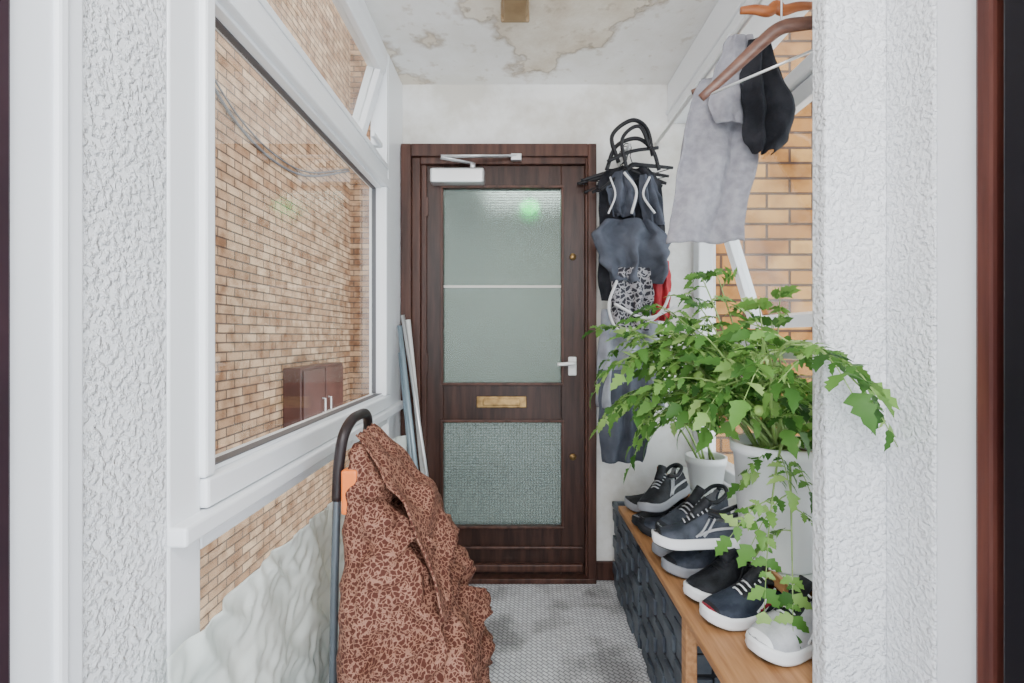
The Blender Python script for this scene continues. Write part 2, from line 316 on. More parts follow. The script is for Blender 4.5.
boxes('vent_handle',[(-0.545,-0.52,1.84,1.87,1.905,1.93),(-0.53,-0.515,1.76,1.87,1.907,1.925)],['upvc'],w,0.003)
# window right
w2=empty('window_2')
boxes('head_frame',[(0.735,0.93,NY,2.32,2.20,H),(0.86,0.93,NY,2.32,1.95,2.0),(0.86,0.93,NY,2.32,0.575,0.63),(0.86,0.93,2.25,2.32,0.575,2.2),(0.86,0.93,NY,1.05,0.575,2.2),(0.725,0.745,NY,2.32,2.24,2.26)],['upvc'],w2,0.006)
boxes('pane_upper',[(0.892,0.897,1.05,2.25,2.0,2.2)],['glass'],w2)
pa=(0.895,0,1.95); an=math.radians(-17)
tilt([(0.87,0.92,1.06,1.11,1.22,1.95),(0.87,0.92,2.19,2.24,1.22,1.95),(0.87,0.92,1.06,2.24,1.18,1.23),(0.87,0.92,1.06,2.24,1.90,1.95)],'casement_sash',['upvc'],pa,an,w2)
tilt([(0.893,0.898,1.11,2.19,1.23,1.90)],'casement_pane',['glass'],pa,an,w2,bev=0)
boxes('lower_frame',[(0.86,0.93,NY,2.32,1.10,1.16)],['upvc'],w2,0.005)
boxes('pane_bottom',[(0.892,0.897,1.05,2.25,0.63,1.10)],['glass'],w2)
# outside
boxes('brick_wall_opposite',[(-2.6,-2.3,-1.5,7.0,-3.1,5.6)],['brickL'])
boxes('brick_wall_return',[(-2.3,-0.75,6.7,7.0,-3.1,5.6)],['brickF'])
boxes('brick_wall_outside',[(0.975,3.4,2.36,2.6,-3.1,4.2)],['brickR'])
boxes('ground_outside_left',[(-2.3,-0.665,-1.5,6.7,-3.2,-3.0)],['conc'])
boxes('ground_outside_right',[(0.975,3.4,-1.5,2.36,-3.2,-3.0)],['conc'])
refl=empty('reflection_box')  # reflection in the left window, modelled as a brown box with white marks
boxes('body',[(-2.299,-2.12,4.75,5.9,0.0,0.86)],['refl'],refl,0.01)
boxes('reflection_panels',[(-2.12,-2.10,4.78,5.31,0.03,0.83),(-2.12,-2.10,5.33,5.87,0.03,0.83)],['refl'],refl,0.005)
tubes('reflection_marks',[([(-2.105,y,0.35),(-2.07,y,0.35),(-2.07,y,0.50),(-2.105,y,0.50)],0.01) for y in (5.24,5.4)],['whitemetal'],refl)
tubes('wall_cable',[(spline([(-2.285,3.3,3.35),(-2.28,3.65,3.05),(-2.28,4.1,2.88),(-2.28,4.7,2.84),(-2.28,5.4,2.98),(-2.285,6.6,3.45)],12),0.012),(spline([(-2.285,3.3,3.40),(-2.28,3.65,3.12),(-2.28,4.1,2.95),(-2.28,4.7,2.90),(-2.28,5.4,3.02),(-2.285,6.6,3.48)],12),0.008)],['seal'])
# ---------------------------------------------------------------- door
d=empty('door_1')
fy=2.285
boxes('casing',[(-0.540,-0.492,fy-0.02,2.40,0.026,2.084),(0.345,0.385,fy-0.02,2.40,0.026,2.084),(-0.492,0.345,fy-0.02,2.40,2.025,2.084),
  (-0.492,-0.452,fy,2.40,0.026,2.025),(0.335,0.347,fy,2.40,0.026,2.025),(-0.452,0.335,fy,2.40,1.995,2.03),(-0.452,-0.425,fy+0.02,2.40,0.026,2.0)],['frame'],d,0.004)
L0,L1=-0.425,0.335
def pan(a,b,z0,z1,t=0.012):
    return [(a-t,b+t,2.298,2.312,z1,z1+t),(a-t,b+t,2.298,2.312,z0-t,z0),(a-t,a,2.298,2.312,z0,z1),(b,b+t,2.298,2.312,z0,z1)]
gx0,gx1=-0.345,0.222
boxes('leaf',[(L0,gx0,2.31,2.355,0.03,1.995),(gx1,L1,2.31,2.355,0.03,1.995),(gx0,gx1,2.31,2.355,1.885,1.995),(gx0,gx1,2.31,2.355,0.76,0.95),(gx0,gx1,2.31,2.355,0.03,0.262)],['door'],d,0.003)
boxes('beads',pan(gx0,gx1,0.95,1.885)+pan(gx0,gx1,0.262,0.76),['frame'],d,0.003)
boxes('weatherboard',[(L0+0.01,L1-0.01,2.285,2.312,0.05,0.085),(L0+0.01,L1-0.01,2.30,2.312,0.15,0.165)],['frame'],d,0.006)
boxes('glass_upper',[(gx0,gx1,2.325,2.331,0.95,1.885)],['obs1'],d)
boxes('glass_lower',[(gx0,gx1,2.325,2.331,0.262,0.76)],['obs2'],d)
boxes('cream_strip',[(gx0,gx1,2.3215,2.325,1.408,1.420)],['cream'],d)  # thin cream line across the front of the upper glass
boxes('letterbox',[(-0.185,0.055,2.300,2.312,0.83,0.885),(-0.155,0.025,2.292,2.302,0.842,0.873)],['brass'],d,0.004)
boxes('handle_plate',[(0.255,0.295,2.300,2.311,0.985,1.075)],['whitemetal'],d,0.005)
tubes('handle_lever',[(spline([(0.275,2.305,1.045),(0.275,2.265,1.045),(0.262,2.255,1.045),(0.20,2.255,1.040)],6),0.009)],['whitemetal'],d)
tubes('lock_cylinders',[([(0.277,2.312,z),(0.277,2.300,z),(0.277,2.298,z)],0.016) for z in (1.555,0.595)],['brass'],d,16)
boxes('closer_body',[(-0.40,-0.145,2.245,2.311,1.895,1.965)],['silver'],d,0.01)
tubes('closer_arm',[([(-0.20,2.27,1.965),(-0.20,2.27,1.99)],0.014),([(-0.20,2.27,1.99),(-0.34,2.20,1.992),],0.009,0,(1.6,0.6)),([(-0.34,2.20,1.998),(0.005,2.255,2.02)],0.009,0,(1.6,0.6))],['silver'],d,10)
boxes('closer_bracket',[(-0.02,0.03,2.245,2.27,2.0,2.03)],['silver'],d,0.003)
boxes('hinges',[(-0.43,-0.418,2.30,2.315,z,z+0.09) for z in (0.3,1.0,1.75)],['frame'],d)
# hall behind door
boxes('wall_hall',[(-0.66,-0.60,2.46,4.4,0,H),(0.9,0.96,2.60,4.4,0,H),(-0.66,0.96,4.4,4.46,0,H)],['plaster'])
boxes('floor_hall',[(-0.66,0.96,2.5,4.46,-0.06,0)],['conc'])
boxes('ceiling_hall',[(-0.66,0.96,2.5,4.46,H,H+0.06)],['plaster'])
ex=empty('exit_light')
lathe('bulb',[(0.02,0),(0.05,0.02),(0.05,0.05),(0.02,0.07)],(0.08,2.62,1.84),['green'],ex)
tubes('rod',[([(0.08,2.62,1.91),(0.08,2.62,2.389)],0.004)],['seal'],ex)
lathe('hall_ceiling_light',[(0.12,0),(0.15,0.03),(0.15,0.06)],(-0.1,3.4,2.33),['lampw'])
# ---------------------------------------------------------------- ceiling fitting
cf=empty('ceiling_light_fitting')
boxes('body',[(-0.048,0.048,1.50,1.74,2.325,2.389)],['tan'],cf,0.008)
boxes('cover',[(-0.040,0.040,1.52,1.72,2.300,2.33),(-0.052,0.052,1.73,1.745,2.31,2.385)],['tan'],cf,0.005)
# ---------------------------------------------------------------- poles
p=empty('leaning_poles')
tubes('poles',[([(-0.515,2.20,1.27),(-0.30,2.08,0.012)],0.009,0),([(-0.515,2.14,1.22),(-0.34,1.98,0.012)],0.011,1),([(-0.50,2.24,1.25),(-0.36,2.16,0.012)],0.012,2),([(-0.515,2.17,1.1),(-0.38,2.05,0.012)],0.014,1)],['silver','pole1','whitemetal'],p,12)
# ---------------------------------------------------------------- polythene sheets
def sh(u,v,y0=0.70,y1=1.95):
    y=y0+(y1-y0)*u; zt=0.70+0.03*u+0.015*noise.noise(Vector((u*7,1,2)))
    z=zt+(0.012-zt)*v; nn=noise.noise(Vector((y*5,z*6,3))); n2=noise.noise(Vector((y*12+z*7,z*9,11))); n3=noise.noise(Vector((y*25-z*12,z*22,21)))
    x=-0.518+0.015*v+0.012*(1-2*abs(nn))+0.012*(0.5-2*abs(n2))+0.006*(0.5-2*abs(n3))
    return (max(x,-0.538),y,z)
surf('polythene_sheet',sh,180,110,['poly'],None,0.002)
def sh2(u,v):
    y=1.60+0.45*u; z=0.80-0.05*u+(0.015-0.79)*v; x=-0.485+0.05*v+0.02*noise.noise(Vector((y*7,z*3,13)))+0.01*math.sin(u*20)
    return (x,y,max(z,0.012))
surf('polythene_sheet',sh2,40,30,['poly'],None,0.002)
# ---------------------------------------------------------------- shopping trolley
t=empty('shopping_trolley')
rows=[(0.06,-0.37,-0.13,1.01,1.32),(0.2,-0.385,-0.085,0.985,1.345),(0.35,-0.39,-0.085,0.98,1.35),(0.47,-0.39,-0.095,0.985,1.345),(0.54,-0.39,-0.12,1.0,1.33),(0.60,-0.39,-0.155,1.0,1.33),
 (0.66,-0.388,-0.175,1.02,1.315),(0.72,-0.386,-0.20,1.03,1.30),(0.77,-0.385,-0.255,1.045,1.285),(0.82,-0.383,-0.30,1.06,1.27),(0.90,-0.380,-0.33,1.08,1.25),(0.925,-0.375,-0.35,1.10,1.23)]
V=[];F=[];ns=140;nz=130
for j in range(nz+1):
    z=0.06+(0.925-0.06)*j/nz; r=interp(rows,z); cx=(r[1]+r[2])/2; hx=(r[2]-r[1])/2; cy=(r[3]+r[4])/2; hy=(r[4]-r[3])/2
    for k in range(ns):
        a=2*math.pi*k/ns; c,s=math.cos(a),math.sin(a); e=0.45
        x=hx*math.copysign(abs(c)**e,c); y=hy*math.copysign(abs(s)**e,s)
        q=Vector((cx+x,cy+y,z))
        d1=noise.noise(Vector((q.x*10+q.z*5,q.y*10,q.z*4))); 
        d2=noise.noise(Vector((q.x*16-q.z*10,q.y*16+q.z*8,q.z*7+4)))
        d3=noise.noise(Vector((q.x*30+q.z*14,q.y*30,q.z*16+9)))
        dsp=0.032*d1+0.036*(0.5-2*abs(d2))+0.014*(0.5-2*abs(d3))
        f=1 if q.x>-0.33 else 0.2
        q+=Vector((c,s,0))*dsp*f; q.z+=0.012*d2*f; V.append(q)
for j in range(nz):
    for k in range(ns): F.append((j*ns+k,j*ns+(k+1)%ns,(j+1)*ns+(k+1)%ns,(j+1)*ns+k))
F.append(tuple(range(ns))[::-1]); F.append(tuple(nz*ns+k for k in range(ns)))
addobj('bag',V,F,['bag'],t,None,True)
def flap(u,v):
    s=v; y=1.04+0.26*u
    x=-0.372+0.215*s**0.9; z=0.945-0.235*s**1.0
    z+=0.030*math.sin(u*8+3*v)*v+0.02*noise.noise(Vector((u*5,v*5,1)))-0.07*max(0,v-0.7)*3
    x+=0.035*noise.noise(Vector((u*3,v*4,7)))*v+0.006
    y+=(u-0.5)*0.10*v-0.02*(1-v)*(u-0.5)*6
    z-=0.07*v*abs(u-0.5)*2
    return (x,y,z)
surf('lid_flap',flap,44,44,['bag'],t,0.004)
tubes('handle_frame',[(spline([(-0.415,1.09,0.06),(-0.412,1.09,0.5),(-0.402,1.09,0.86),(-0.394,1.10,0.94),(-0.390,1.14,0.97),(-0.390,1.20,0.975),(-0.390,1.25,0.97),(-0.394,1.285,0.94),(-0.402,1.295,0.86),(-0.412,1.295,0.5),(-0.415,1.295,0.06)],8),0.009)],['tframe'],t,12)
tubes('handle_grip',[(spline([(-0.404,1.09,0.80),(-0.400,1.09,0.88),(-0.394,1.10,0.94),(-0.390,1.14,0.97),(-0.390,1.20,0.975),(-0.390,1.25,0.97),(-0.394,1.285,0.94),(-0.400,1.295,0.88)],8),0.0125)],['tube'],t,14)
boxes('clasp',[(-0.386,-0.350,1.060,1.092,0.775,0.875),(-0.392,-0.366,1.28,1.31,0.79,0.88)],['orange'],t,0.006)
wv=[]
for y in (0.985,1.345):
    c=Vector((-0.41,y,0.073)); wv.append(([c+Vector((0,-0.014,0)),c+Vector((0,0.014,0))],0.072))
tubes('wheels',wv,['rubber'],t,28)
tubes('axle',[([(-0.41,0.985,0.075),(-0.41,1.345,0.075)],0.007),([(-0.41,1.09,0.075),(-0.14,1.12,0.045)],0.009),([(-0.41,1.29,0.075),(-0.14,1.26,0.045)],0.009),([(-0.14,1.12,0.045),(-0.13,1.12,0.009),(-0.13,1.26,0.009),(-0.14,1.26,0.045)],0.008)],['silver'],t)
# ---------------------------------------------------------------- shoe bench
b=empty('shoe_bench')
boxes('lower_shelf',[(0.44,0.855,NY+0.005,2.05,0.428,0.45)],['pine'],b,0.003)
boxes('upper_shelf',[(0.665,0.856,1.17,2.22,0.553,0.57,1),(0.655,0.667,1.17,2.22,0.540,0.572,0)],['pine','shelf'],b,0.002)
boxes('legs',[(0.445,0.475,1.25,1.285,0,0.428),(0.82,0.85,1.25,1.285,0,0.428),(0.80,0.85,2.06,2.09,0,0.553),(0.82,0.855,1.98,2.02,0,0.428),(0.475,0.82,1.255,1.28,0.36,0.40),(0.445,0.475,NY+.005,NY+.035,0,0.428),(0.83,0.855,1.18,1.2,0.45,0.553)],['pine'],b,0.003)
def crate(y0,y1,name='storage_crate',z0=0.0,x0=0.455,x1=0.79,h=0.4):
    e=empty(name); bl=[(x0+0.012,x1,y0+0.012,y1-0.012,z0+0.0,z0+h-0.02)]
    boxes('core',bl,['rubber'],e,0.004)
    V=[]; nb=6; bh=(h-0.03)/nb; ny=5; bw=(y1-y0)/ny
    for i in range(nb):
        for j in range(ny):
            o=0.010 if (i+j)%2 else 0.003
            V.append((x0+0.012-o,x0+0.014,y0+j*bw+0.004,y0+(j+1)*bw-0.004,z0+i*bh+0.006,z0+(i+1)*bh-0.004))
    nx=4; bw=(x1-x0)/nx
    for i in range(nb):
        for j in range(nx):
            o=0.010 if (i+j)%2 else 0.003
            V.append((x0+j*bw+0.004,x0+(j+1)*bw-0.004,y0+0.012-o,y0+0.014,z0+i*bh+0.006,z0+(i+1)*bh-0.004))
    boxes('woven_bands',V,['crate'],e,0.003)
    boxes('rim',[(x0,x0+0.02,y0,y1,z0+h-0.025,z0+h),(x1-0.02,x1,y0,y1,z0+h-0.025,z0+h),(x0,x1,y0,y0+0.02,z0+h-0.025,z0+h),(x0,x1,y1-0.02,y1,z0+h-0.025,z0+h)],['crate'],e,0.004)
crate(1.295,1.765); crate(1.785,2.255)
# ---------------------------------------------------------------- shoes
def matc(n,c,c2=None): 
    M[n]=mat(n,c,0.6,c2=c2,nscale=30,bump=0.2,bscale=250,spec=0.3) if c2 else mat(n,c,0.55,spec=0.3)
matc('sh_black',(0.010,0.011,0.014),(0.028,0.030,0.037)); matc('sh_slate',(0.028,0.035,0.05),(0.065,0.075,0.10)); matc('sh_grey',(0.38,0.39,0.42),(0.52,0.53,0.56)); matc('sh_white',(0.82,0.83,0.85)); matc('sh_red',(0.30,0.015,0.035)); matc('sh_sole_grey',(0.28,0.29,0.32)); matc('sh_navy',(0.018,0.025,0.042),(0.04,0.05,0.075))
def shoe(name,loc,yaw,upper,sole,lining,lace,L=0.28,pitch=0,roll=0,hs=1.0,sz=0.032):
    V=[];F=[];MI=[]
    def W(t):
        pts=[(0,0.024),(0.04,0.034),(0.15,0.039),(0.35,0.037),(0.55,0.044),(0.72,0.050),(0.86,0.046),(0.95,0.032),(1,0.014)]
        return interp(pts,t)[1]
    def Hh(t):
        pts=[(0,0.100),(0.05,0.112),(0.15,0.100),(0.3,0.090),(0.42,0.110),(0.55,0.092),(0.7,0.070),(0.85,0.056),(0.95,0.044),(1,0.020)]
        return interp(pts,t)[1]*hs
    n=36; na=18
    prof=[(0.90,0.0),(1.04,0.004),(1.12,0.012),(1.06,0.018),(1.10,0.024),(1.04,sz),(0.9,sz+0.002)]
    ring=[]; m=30
    for i in range(m+1): ring.append((i/m,1))
    for i in range(m-1,0,-1): ring.append((i/m,-1))
    nr=len(ring)
    for (s,z) in prof:
        for (t,sg) in ring:
            tt=0.5-0.5*math.cos(t*math.pi); lift=0.014*max(0,(tt-0.75)/0.25)**2+0.006*max(0,(0.12-tt)/0.12)
            w=W(tt)*s if 0<t<1 else 0
            V.append((( (tt-0.5)*(1+0.03*(s-0.9)*5)+0.5)*L, sg*w, z+lift))
    for i in range(len(prof)-1):
        for k in range(nr): F.append((i*nr+k,i*nr+(k+1)%nr,(i+1)*nr+(k+1)%nr,(i+1)*nr+k)); MI.append(1 if i>0 else 4)
    F.append(tuple(range(nr))); MI.append(4); F.append(tuple((len(prof)-1)*nr+k for k in range(nr))); MI.append(2)
    for lay,(sc,mi) in enumerate(((1.0,0),(0.88,2))):
        k0=len(V)
        for i in range(n+1):
            tt=0.5-0.5*math.cos(i/n*math.pi); w=W(tt)*sc; h=Hh(tt)-sz+ (0 if lay==0 else -0.003); lift=0.014*max(0,(tt-0.75)/0.25)**2
            for j in range(na+1):
                a=math.pi*j/na; c=math.cos(a); s=math.sin(a)
                narrow=1-0.25*s*(1 if tt<0.5 else 0.5)
                V.append(((0.5+(tt-0.5)*(sc*0.98))*L, math.copysign(abs(c)**0.6,c)*w*narrow, sz-0.002+max(0.004,h)*s**0.75+lift))
        for i in range(n):
            tt=0.5-0.5*math.cos((i+0.5)/n*math.pi)
            for j in range(na):
                jj=(j+0.5)/na
                if 0.05<tt<0.40 and 0.24<jj<0.76: continue
                q=(k0+i*(na+1)+j,k0+i*(na+1)+j+1,k0+(i+1)*(na+1)+j+1,k0+(i+1)*(na+1)+j)
                mm=mi
                if lay==0 and 0.40<=tt<0.68 and 0.36<jj<0.64: mm=4
                if lay==0 and tt>0.93: mm=4 if upper!='sh_grey' else 1
                F.append(q); MI.append(mm)
    def addt(pts,r,mi,ns=6):
        v,f=tubegeo(pts,r,ns); k=len(V); V.extend(v); F.extend([tuple(a+k for a in x) for x in f]); MI.extend([mi]*len(f))
    for q in range(6):
        t=0.42+q*0.047; h=Hh(t); addt([(t*L,0.020,h-0.008),(t*L+0.004,0.006,h+0.002),(t*L+0.004,-0.006,h+0.002),(t*L,-0.020,h-0.008)],0.0024,3)
    for sg in (-1,1):
        addt(spline([(0.03*L,sg*0.028,0.055),(0.2*L,sg*0.040,0.06),(0.40*L,sg*0.040,0.055),(0.55*L,sg*0.044,0.042)],5),0.004,2)
        addt(spline([(0.42*L,sg*0.036,0.085),(0.50*L,sg*0.042,0.055),(0.58*L,sg*0.044,0.038)],4),0.003,3)
        addt(spline([(0.36*L,sg*0.034,0.085),(0.44*L,sg*0.040,0.055),(0.50*L,sg*0.043,0.038)],4),0.003,3)
    addt(spline([(0.42*L,0.024,0.100*hs),(0.25*L,0.031,0.088*hs),(0.08*L,0.028,0.104*hs),(0.02*L,0.0,0.112*hs),(0.08*L,-0.028,0.104*hs),(0.25*L,-0.031,0.088*hs),(0.42*L,-0.024,0.100*hs)],5),0.0065,4,8)
    addt(spline([(0.55*L,0,0.090*hs),(0.45*L,0,0.112*hs),(0.38*L,0,0.132*hs)],4),0.016,4,8)
    V=[Vector(v) for v in V]
    Mx=Matrix.Translation(Vector(loc))@Matrix.Rotation(math.radians(yaw),4,'Z')@Matrix.Rotation(math.radians(pitch),4,'Y')@Matrix.Rotation(math.radians(roll),4,'X')@Matrix.Translation(Vector((-L/2,0,0)))
    V=[Mx@v for v in V]
    o=addobj(name,V,F,[upper,sole,lining,lace,'sh_black'],None,MI,True)
    return o
zb=0.4505
shoe('sneaker',(0.58,1.99,zb),165,'sh_black','sh_sole_grey','sh_black','sh_grey',0.24,hs=0.9)
shoe('sneaker',(0.56,1.86,zb),212,'sh_black','sh_black','sh_sole_grey','sh_black',0.25,hs=0.8)
shoe('sneaker',(0.585,1.73,zb),160,'sh_slate','sh_black','sh_black','sh_black',0.27,hs=0.9)
shoe('sneaker',(0.565,1.80,zb+0.095),218,'sh_black','sh_sole_grey','sh_grey','sh_grey',0.25,pitch=8,roll=10)
shoe('sneaker',(0.60,1.60,zb),196,'sh_slate','sh_sole_grey','sh_black','sh_grey',0.30)
shoe('sneaker',(0.60,1.485,zb),192,'sh_slate','sh_sole_grey','sh_black','sh_black',0.30)
shoe('sneaker',(0.57,1.54,zb+0.105),205,'sh_slate','sh_black','sh_sole_grey','sh_grey',0.27,pitch=6,roll=-8)
shoe('sneaker',(0.60,1.355,zb),203,'sh_black','sh_white','sh_grey','sh_black',0.28)
shoe('sneaker',(0.61,1.235,zb),194,'sh_navy','sh_white','sh_red','sh_white',0.28)
shoe('sneaker',(0.545,1.40,zb+0.108),172,'sh_slate','sh_white','sh_grey','sh_grey',0.27,pitch=4,roll=8)
shoe('sneaker',(0.655,1.115,zb),200,'sh_grey','sh_white','sh_sole_grey','sh_white',0.26,hs=1.15)
shoe('sneaker',(0.56,1.10,0.001),185,'sh_white','sh_sole_grey','sh_grey','sh_grey',0.27)
# ---------------------------------------------------------------- pots and plants
def potplant(name,c,rt,rb,h,stems,nleaf,scale,seed):
    random.seed(seed); e=empty(name)
    lathe('pot',[(rb,0),(rb*1.02,0.005),(rt*0.97,h-0.03),(rt*1.03,h-0.028),(rt*1.05,h),(rt*0.93,h),(rt*0.90,h-0.03)],c,['pot'],e)
    lathe('soil',[(rt*0.5,-0.03),(rt*0.9,-0.03),(rt*0.88,-0.02),(rt*0.4,-0.012)],(c[0],c[1],c[2]+h-0.01),['soil'],e)
    T=[]; V=[];F=[]
    def bad(p): return (p.x>0.60 and 0.93<p.y<0.995) or (p.x>0.715 and p.y<0.95) or p.x>0.85 or p.y>2.25 or p.z>2.2
    def leaflet(p,f,u,L):
        f=f.normalized(); s=f.cross(u).normalized(); u=s.cross(f)
        n=8; prof=[0.0,0.20,0.34,0.21,0.31,0.16,0.19,0.07,0.0]; vs=[]
        cv=R(0.1,0.6); fold=R(0.05,0.35)
        for i in range(n+1):
            t=i/n; c0=p+f*L*t-u*L*cv*t*t; w=L*prof[i]*R(0.85,1.15)
            vs+=[c0+s*w+u*w*fold, c0, c0-s*w+u*w*fold]
        if any(bad(q) for q in vs): return
        k=len(V); V.extend(vs)
        for i in range(n):
            F.append((k+3*i,k+3*i+1,k+3*i+4,k+3*i+3)); F.append((k+3*i+1,k+3*i+2,k+3*i+5,k+3*i+4))
    def leaf(p,f,Rl):
        f=f.normalized(); u=Vector((R(-.5,.5),R(-.9,.1),1)).normalized(); s=f.cross(u).normalized(); u=s.cross(f)
        dr=R(0.35,0.9)
        P=lambda t:p+f*Rl*t-Vector((0,0,1))*Rl*dr*t*t
        pts=[P(t) for t in (0,0.25,0.5,0.75,1)]
        if any(bad(q) for q in pts): return
        T.append((pts,lambda t:0.0018*(1-0.5*t)))
        for t,ls in ((0.30,0.26),(0.42,0.16),(0.55,0.38),(0.68,0.18),(0.82,0.38)):
            q=P(t)
            for sg in (-1,1):
                leaflet(q,f*0.55+s*sg+Vector((0,0,R(-.6,.1))),u,Rl*ls*R(0.8,1.2))
        leaflet(pts[-1],f-Vector((0,0,2*dr*0.6)),u,Rl*0.50)
    for st in stems:
        b0=Vector((c[0]+R(-.04,.04),c[1]+R(-.04,.04),c[2]+h-0.03)); e1=Vector(st[0]); up=st[1]
        mid=(b0+e1)/2+Vector((0,0,up)) if not isinstance(up,tuple) else Vector(up)
        pts=[]
        for i in range(15):
            t=i/14; pts.append(b0*(1-t)**2+mid*2*t*(1-t)+e1*t*t)
        T.append((pts,lambda t:0.005*(1-0.65*t)))
        L=sum((pts[i+1]-pts[i]).length for i in range(14)); k=max(4,int(L/ (0.36/nleaf)))
        for i in range(k):
            t=0.25+0.75*(i+R(0,0.6))/k; t=min(t,1); ix=min(13,int(t*14)); p=pts[ix].lerp(pts[ix+1],t*14-ix if t<1 else 1)
            d=(pts[ix+1]-pts[ix]).normalized(); a=i*2.4+R(-.5,.5)
            o=Vector((math.cos(a),math.sin(a),R(-0.25,0.5)))
            leaf(p,o+d*0.5,scale*R(0.75,1.25)*(1-0.2*t))
        leaf(pts[-1],(pts[-1]-pts[-3]).normalized(),scale*0.9)
    o=tubes('stems',T,['stem'],e,5)
    addobj('leaves',V,F,['leaf'],e,None,True)
    return e
stems=[((0.35,1.52,1.10),0.22),((0.40,1.68,1.16),0.22),((0.50,1.62,1.27),0.12),((0.60,1.52,1.34),0.05),((0.68,1.60,1.36),0.0),((0.76,1.38,1.26),0.0),((0.615,0.885,1.10),(0.42,0.88,1.30)),((0.56,1.08,1.16),0.10),
 ((0.54,1.18,1.06),0.12),((0.635,1.10,0.66),0.22),((0.60,1.13,0.74),0.2),((0.44,1.40,0.96),0.15),((0.38,1.46,1.00),0.18),((0.76,1.5,1.20),0.02),((0.52,1.34,1.18),0.10),((0.44,1.55,1.22),0.12),((0.64,1.25,1.22),0.0),((0.48,1.28,1.06),0.1),
 ((0.38,1.60,0.98),0.2),((0.46,1.48,1.12),0.12),((0.56,1.42,1.24),0.06),((0.70,1.30,1.18),0.0),((0.42,1.40,0.94),0.2),((0.58,1.30,1.10),0.08),((0.66,1.20,1.12),0.04),((0.36,1.58,1.20),0.1),((0.50,1.50,1.00),0.12),((0.70,1.45,1.14),0.02),((0.60,1.40,1.02),0.06),((0.66,1.14,1.02),0.06)]
pp=potplant('potted_tomato_plant',(0.715,1.30,0.571),0.118,0.092,0.315,stems,7.0,0.125,3)
for q in [(0.648,1.115,0.925),(0.60,1.18,0.99),(0.52,1.36,1.06)]:
    bm=bmesh.new(); bmesh.ops.create_uvsphere(bm,u_segments=16,v_segments=10,radius=0.014); me=bpy.data.meshes.new('tomato'); bm.to_mesh(me); bm.free(); me.materials.append(M['greytom'])
    for f in me.polygons: f.use_smooth=True
    o=bpy.data.objects.new('tomato',me); o.location=q; S.collection.objects.link(o); o.parent=pp
potplant('potted_tomato_plant',(0.755,1.90,0.571),0.075,0.058,0.13,[((0.62,1.85,1.05),0.1),((0.5,1.82,0.95),0.15),((0.42,1.88,0.90),0.2),((0.72,1.95,1.2),0.0),((0.52,1.92,1.15),0.1)],6,0.12,11)
# ---------------------------------------------------------------- clothes rail and clothes
tubes('clothes_rail',[([(0.68,NY+.002,2.10),(0.68,2.318,2.10)],0.008)],['silver'],None,10)
def hanger(name,c,yaw,mats,w=0.22,drop=0.11,r=0.006,flat=(1,1),bar=True,tiltx=0,hookmat='silver',hr=0.022,nk=0.085,neck=False):
    e=empty(name); M1=Matrix.Translation(Vector(c))@Matrix.Rotation(math.radians(yaw),4,'Z'); Rt=Matrix.Rotation(math.radians(tiltx),4,'Y')
    M3=M1@Rt if not neck else M1
    M4=M3 if not neck else M1@Matrix.Translation((0,0,-nk))@Rt@Matrix.Translation((0,0,nk))
    T=lambda p:M3@Vector(p)
    hook=[(-hr*0.9,0,-0.012)]+[(hr*math.cos(a),0,hr*math.sin(a)*0.9+0.0) for a in [math.radians(x) for x in (180,140,100,60,20,-20)]]+[(0.008,0,-hr-0.010),(0,0,-hr-0.02),(0,0,-nk)]
    tubes('hook',[([T(p) for p in hook],0.0022)],[hookmat],e,8)
    T=lambda p:M4@Vector(p)
    arms=spline([(-w,0,-nk-drop),(-w*0.6,0,-nk-drop*0.55),(-w*0.2,0,-nk-0.007),(0,0,-nk+0.005),(w*0.2,0,-nk-0.007),(w*0.6,0,-nk-drop*0.55),(w,0,-nk-drop)],6)
    tl=[([T(p) for p in arms],lambda t:r*(0.8+0.5*math.sin(math.pi*t)),0,flat)]
    if bar: tl.append(([T((-w*0.93,0,-nk-drop*1.0)),T((w*0.93,0,-nk-drop*1.0))],r*0.35,1 if len(mats)>1 else 0))
    tubes('arms',tl,mats,e,12); return e
hanger('wooden_hanger',(0.655,1.18,2.10),-20,['hangwood','silver'],0.215,0.08,0.010,(0.75,1.4),True,-16,nk=0.175,neck=True)
hanger('wooden_hanger',(0.69,1.27,2.10),-6,['orangewood'],0.09,0.0,0.010,(0.9,1.2),False,0,nk=0.06)
hanger('wooden_hanger',(0.68,1.50,2.10),4,['hangwood'],0.13,0.05,0.008,(0.8,1.3),True,0,nk=0.12)
g=empty('grey_trousers')
cloth('leg_front',[(1.965,0.575,0.72,1.475,1.455),(1.85,0.525,0.74,1.47,1.45),(1.7,0.50,0.725,1.46,1.44),(1.50,0.475,0.675,1.455,1.44),(1.455,0.465,0.68,1.455,1.44)],0.018,1.6,['greycloth'],g,1.0)
cloth('leg_back',[(1.965,0.575,0.72,1.495,1.495),(1.85,0.545,0.75,1.53,1.52),(1.55,0.50,0.72,1.54,1.53),(1.48,0.50,0.71,1.54,1.53)],0.014,2.0,['greycloth'],g,3.0)
g=empty('black_shirt')
cloth('panel',[(2.02,0.67,0.73,1.37,1.37),(1.93,0.65,0.77,1.38,1.38),(1.83,0.66,0.81,1.38,1.38),(1.74,0.67,0.79,1.38,1.38),(1.70,0.69,0.74,1.38,1.38)],0.018,2.2,['darkcloth'],g,0.3)
cloth('grey_panel',[(2.05,0.625,0.69,1.40,1.40),(1.95,0.58,0.72,1.41,1.41),(1.86,0.57,0.74,1.41,1.41),(1.80,0.60,0.72,1.41,1.41)],0.012,1.6,['greycloth'],g,0.9)
wh=empty('wall_hook'); 
tubes('peg',[([(0.50,2.318,2.00),(0.50,2.10,2.01)],0.008)],['silver'],wh,10)
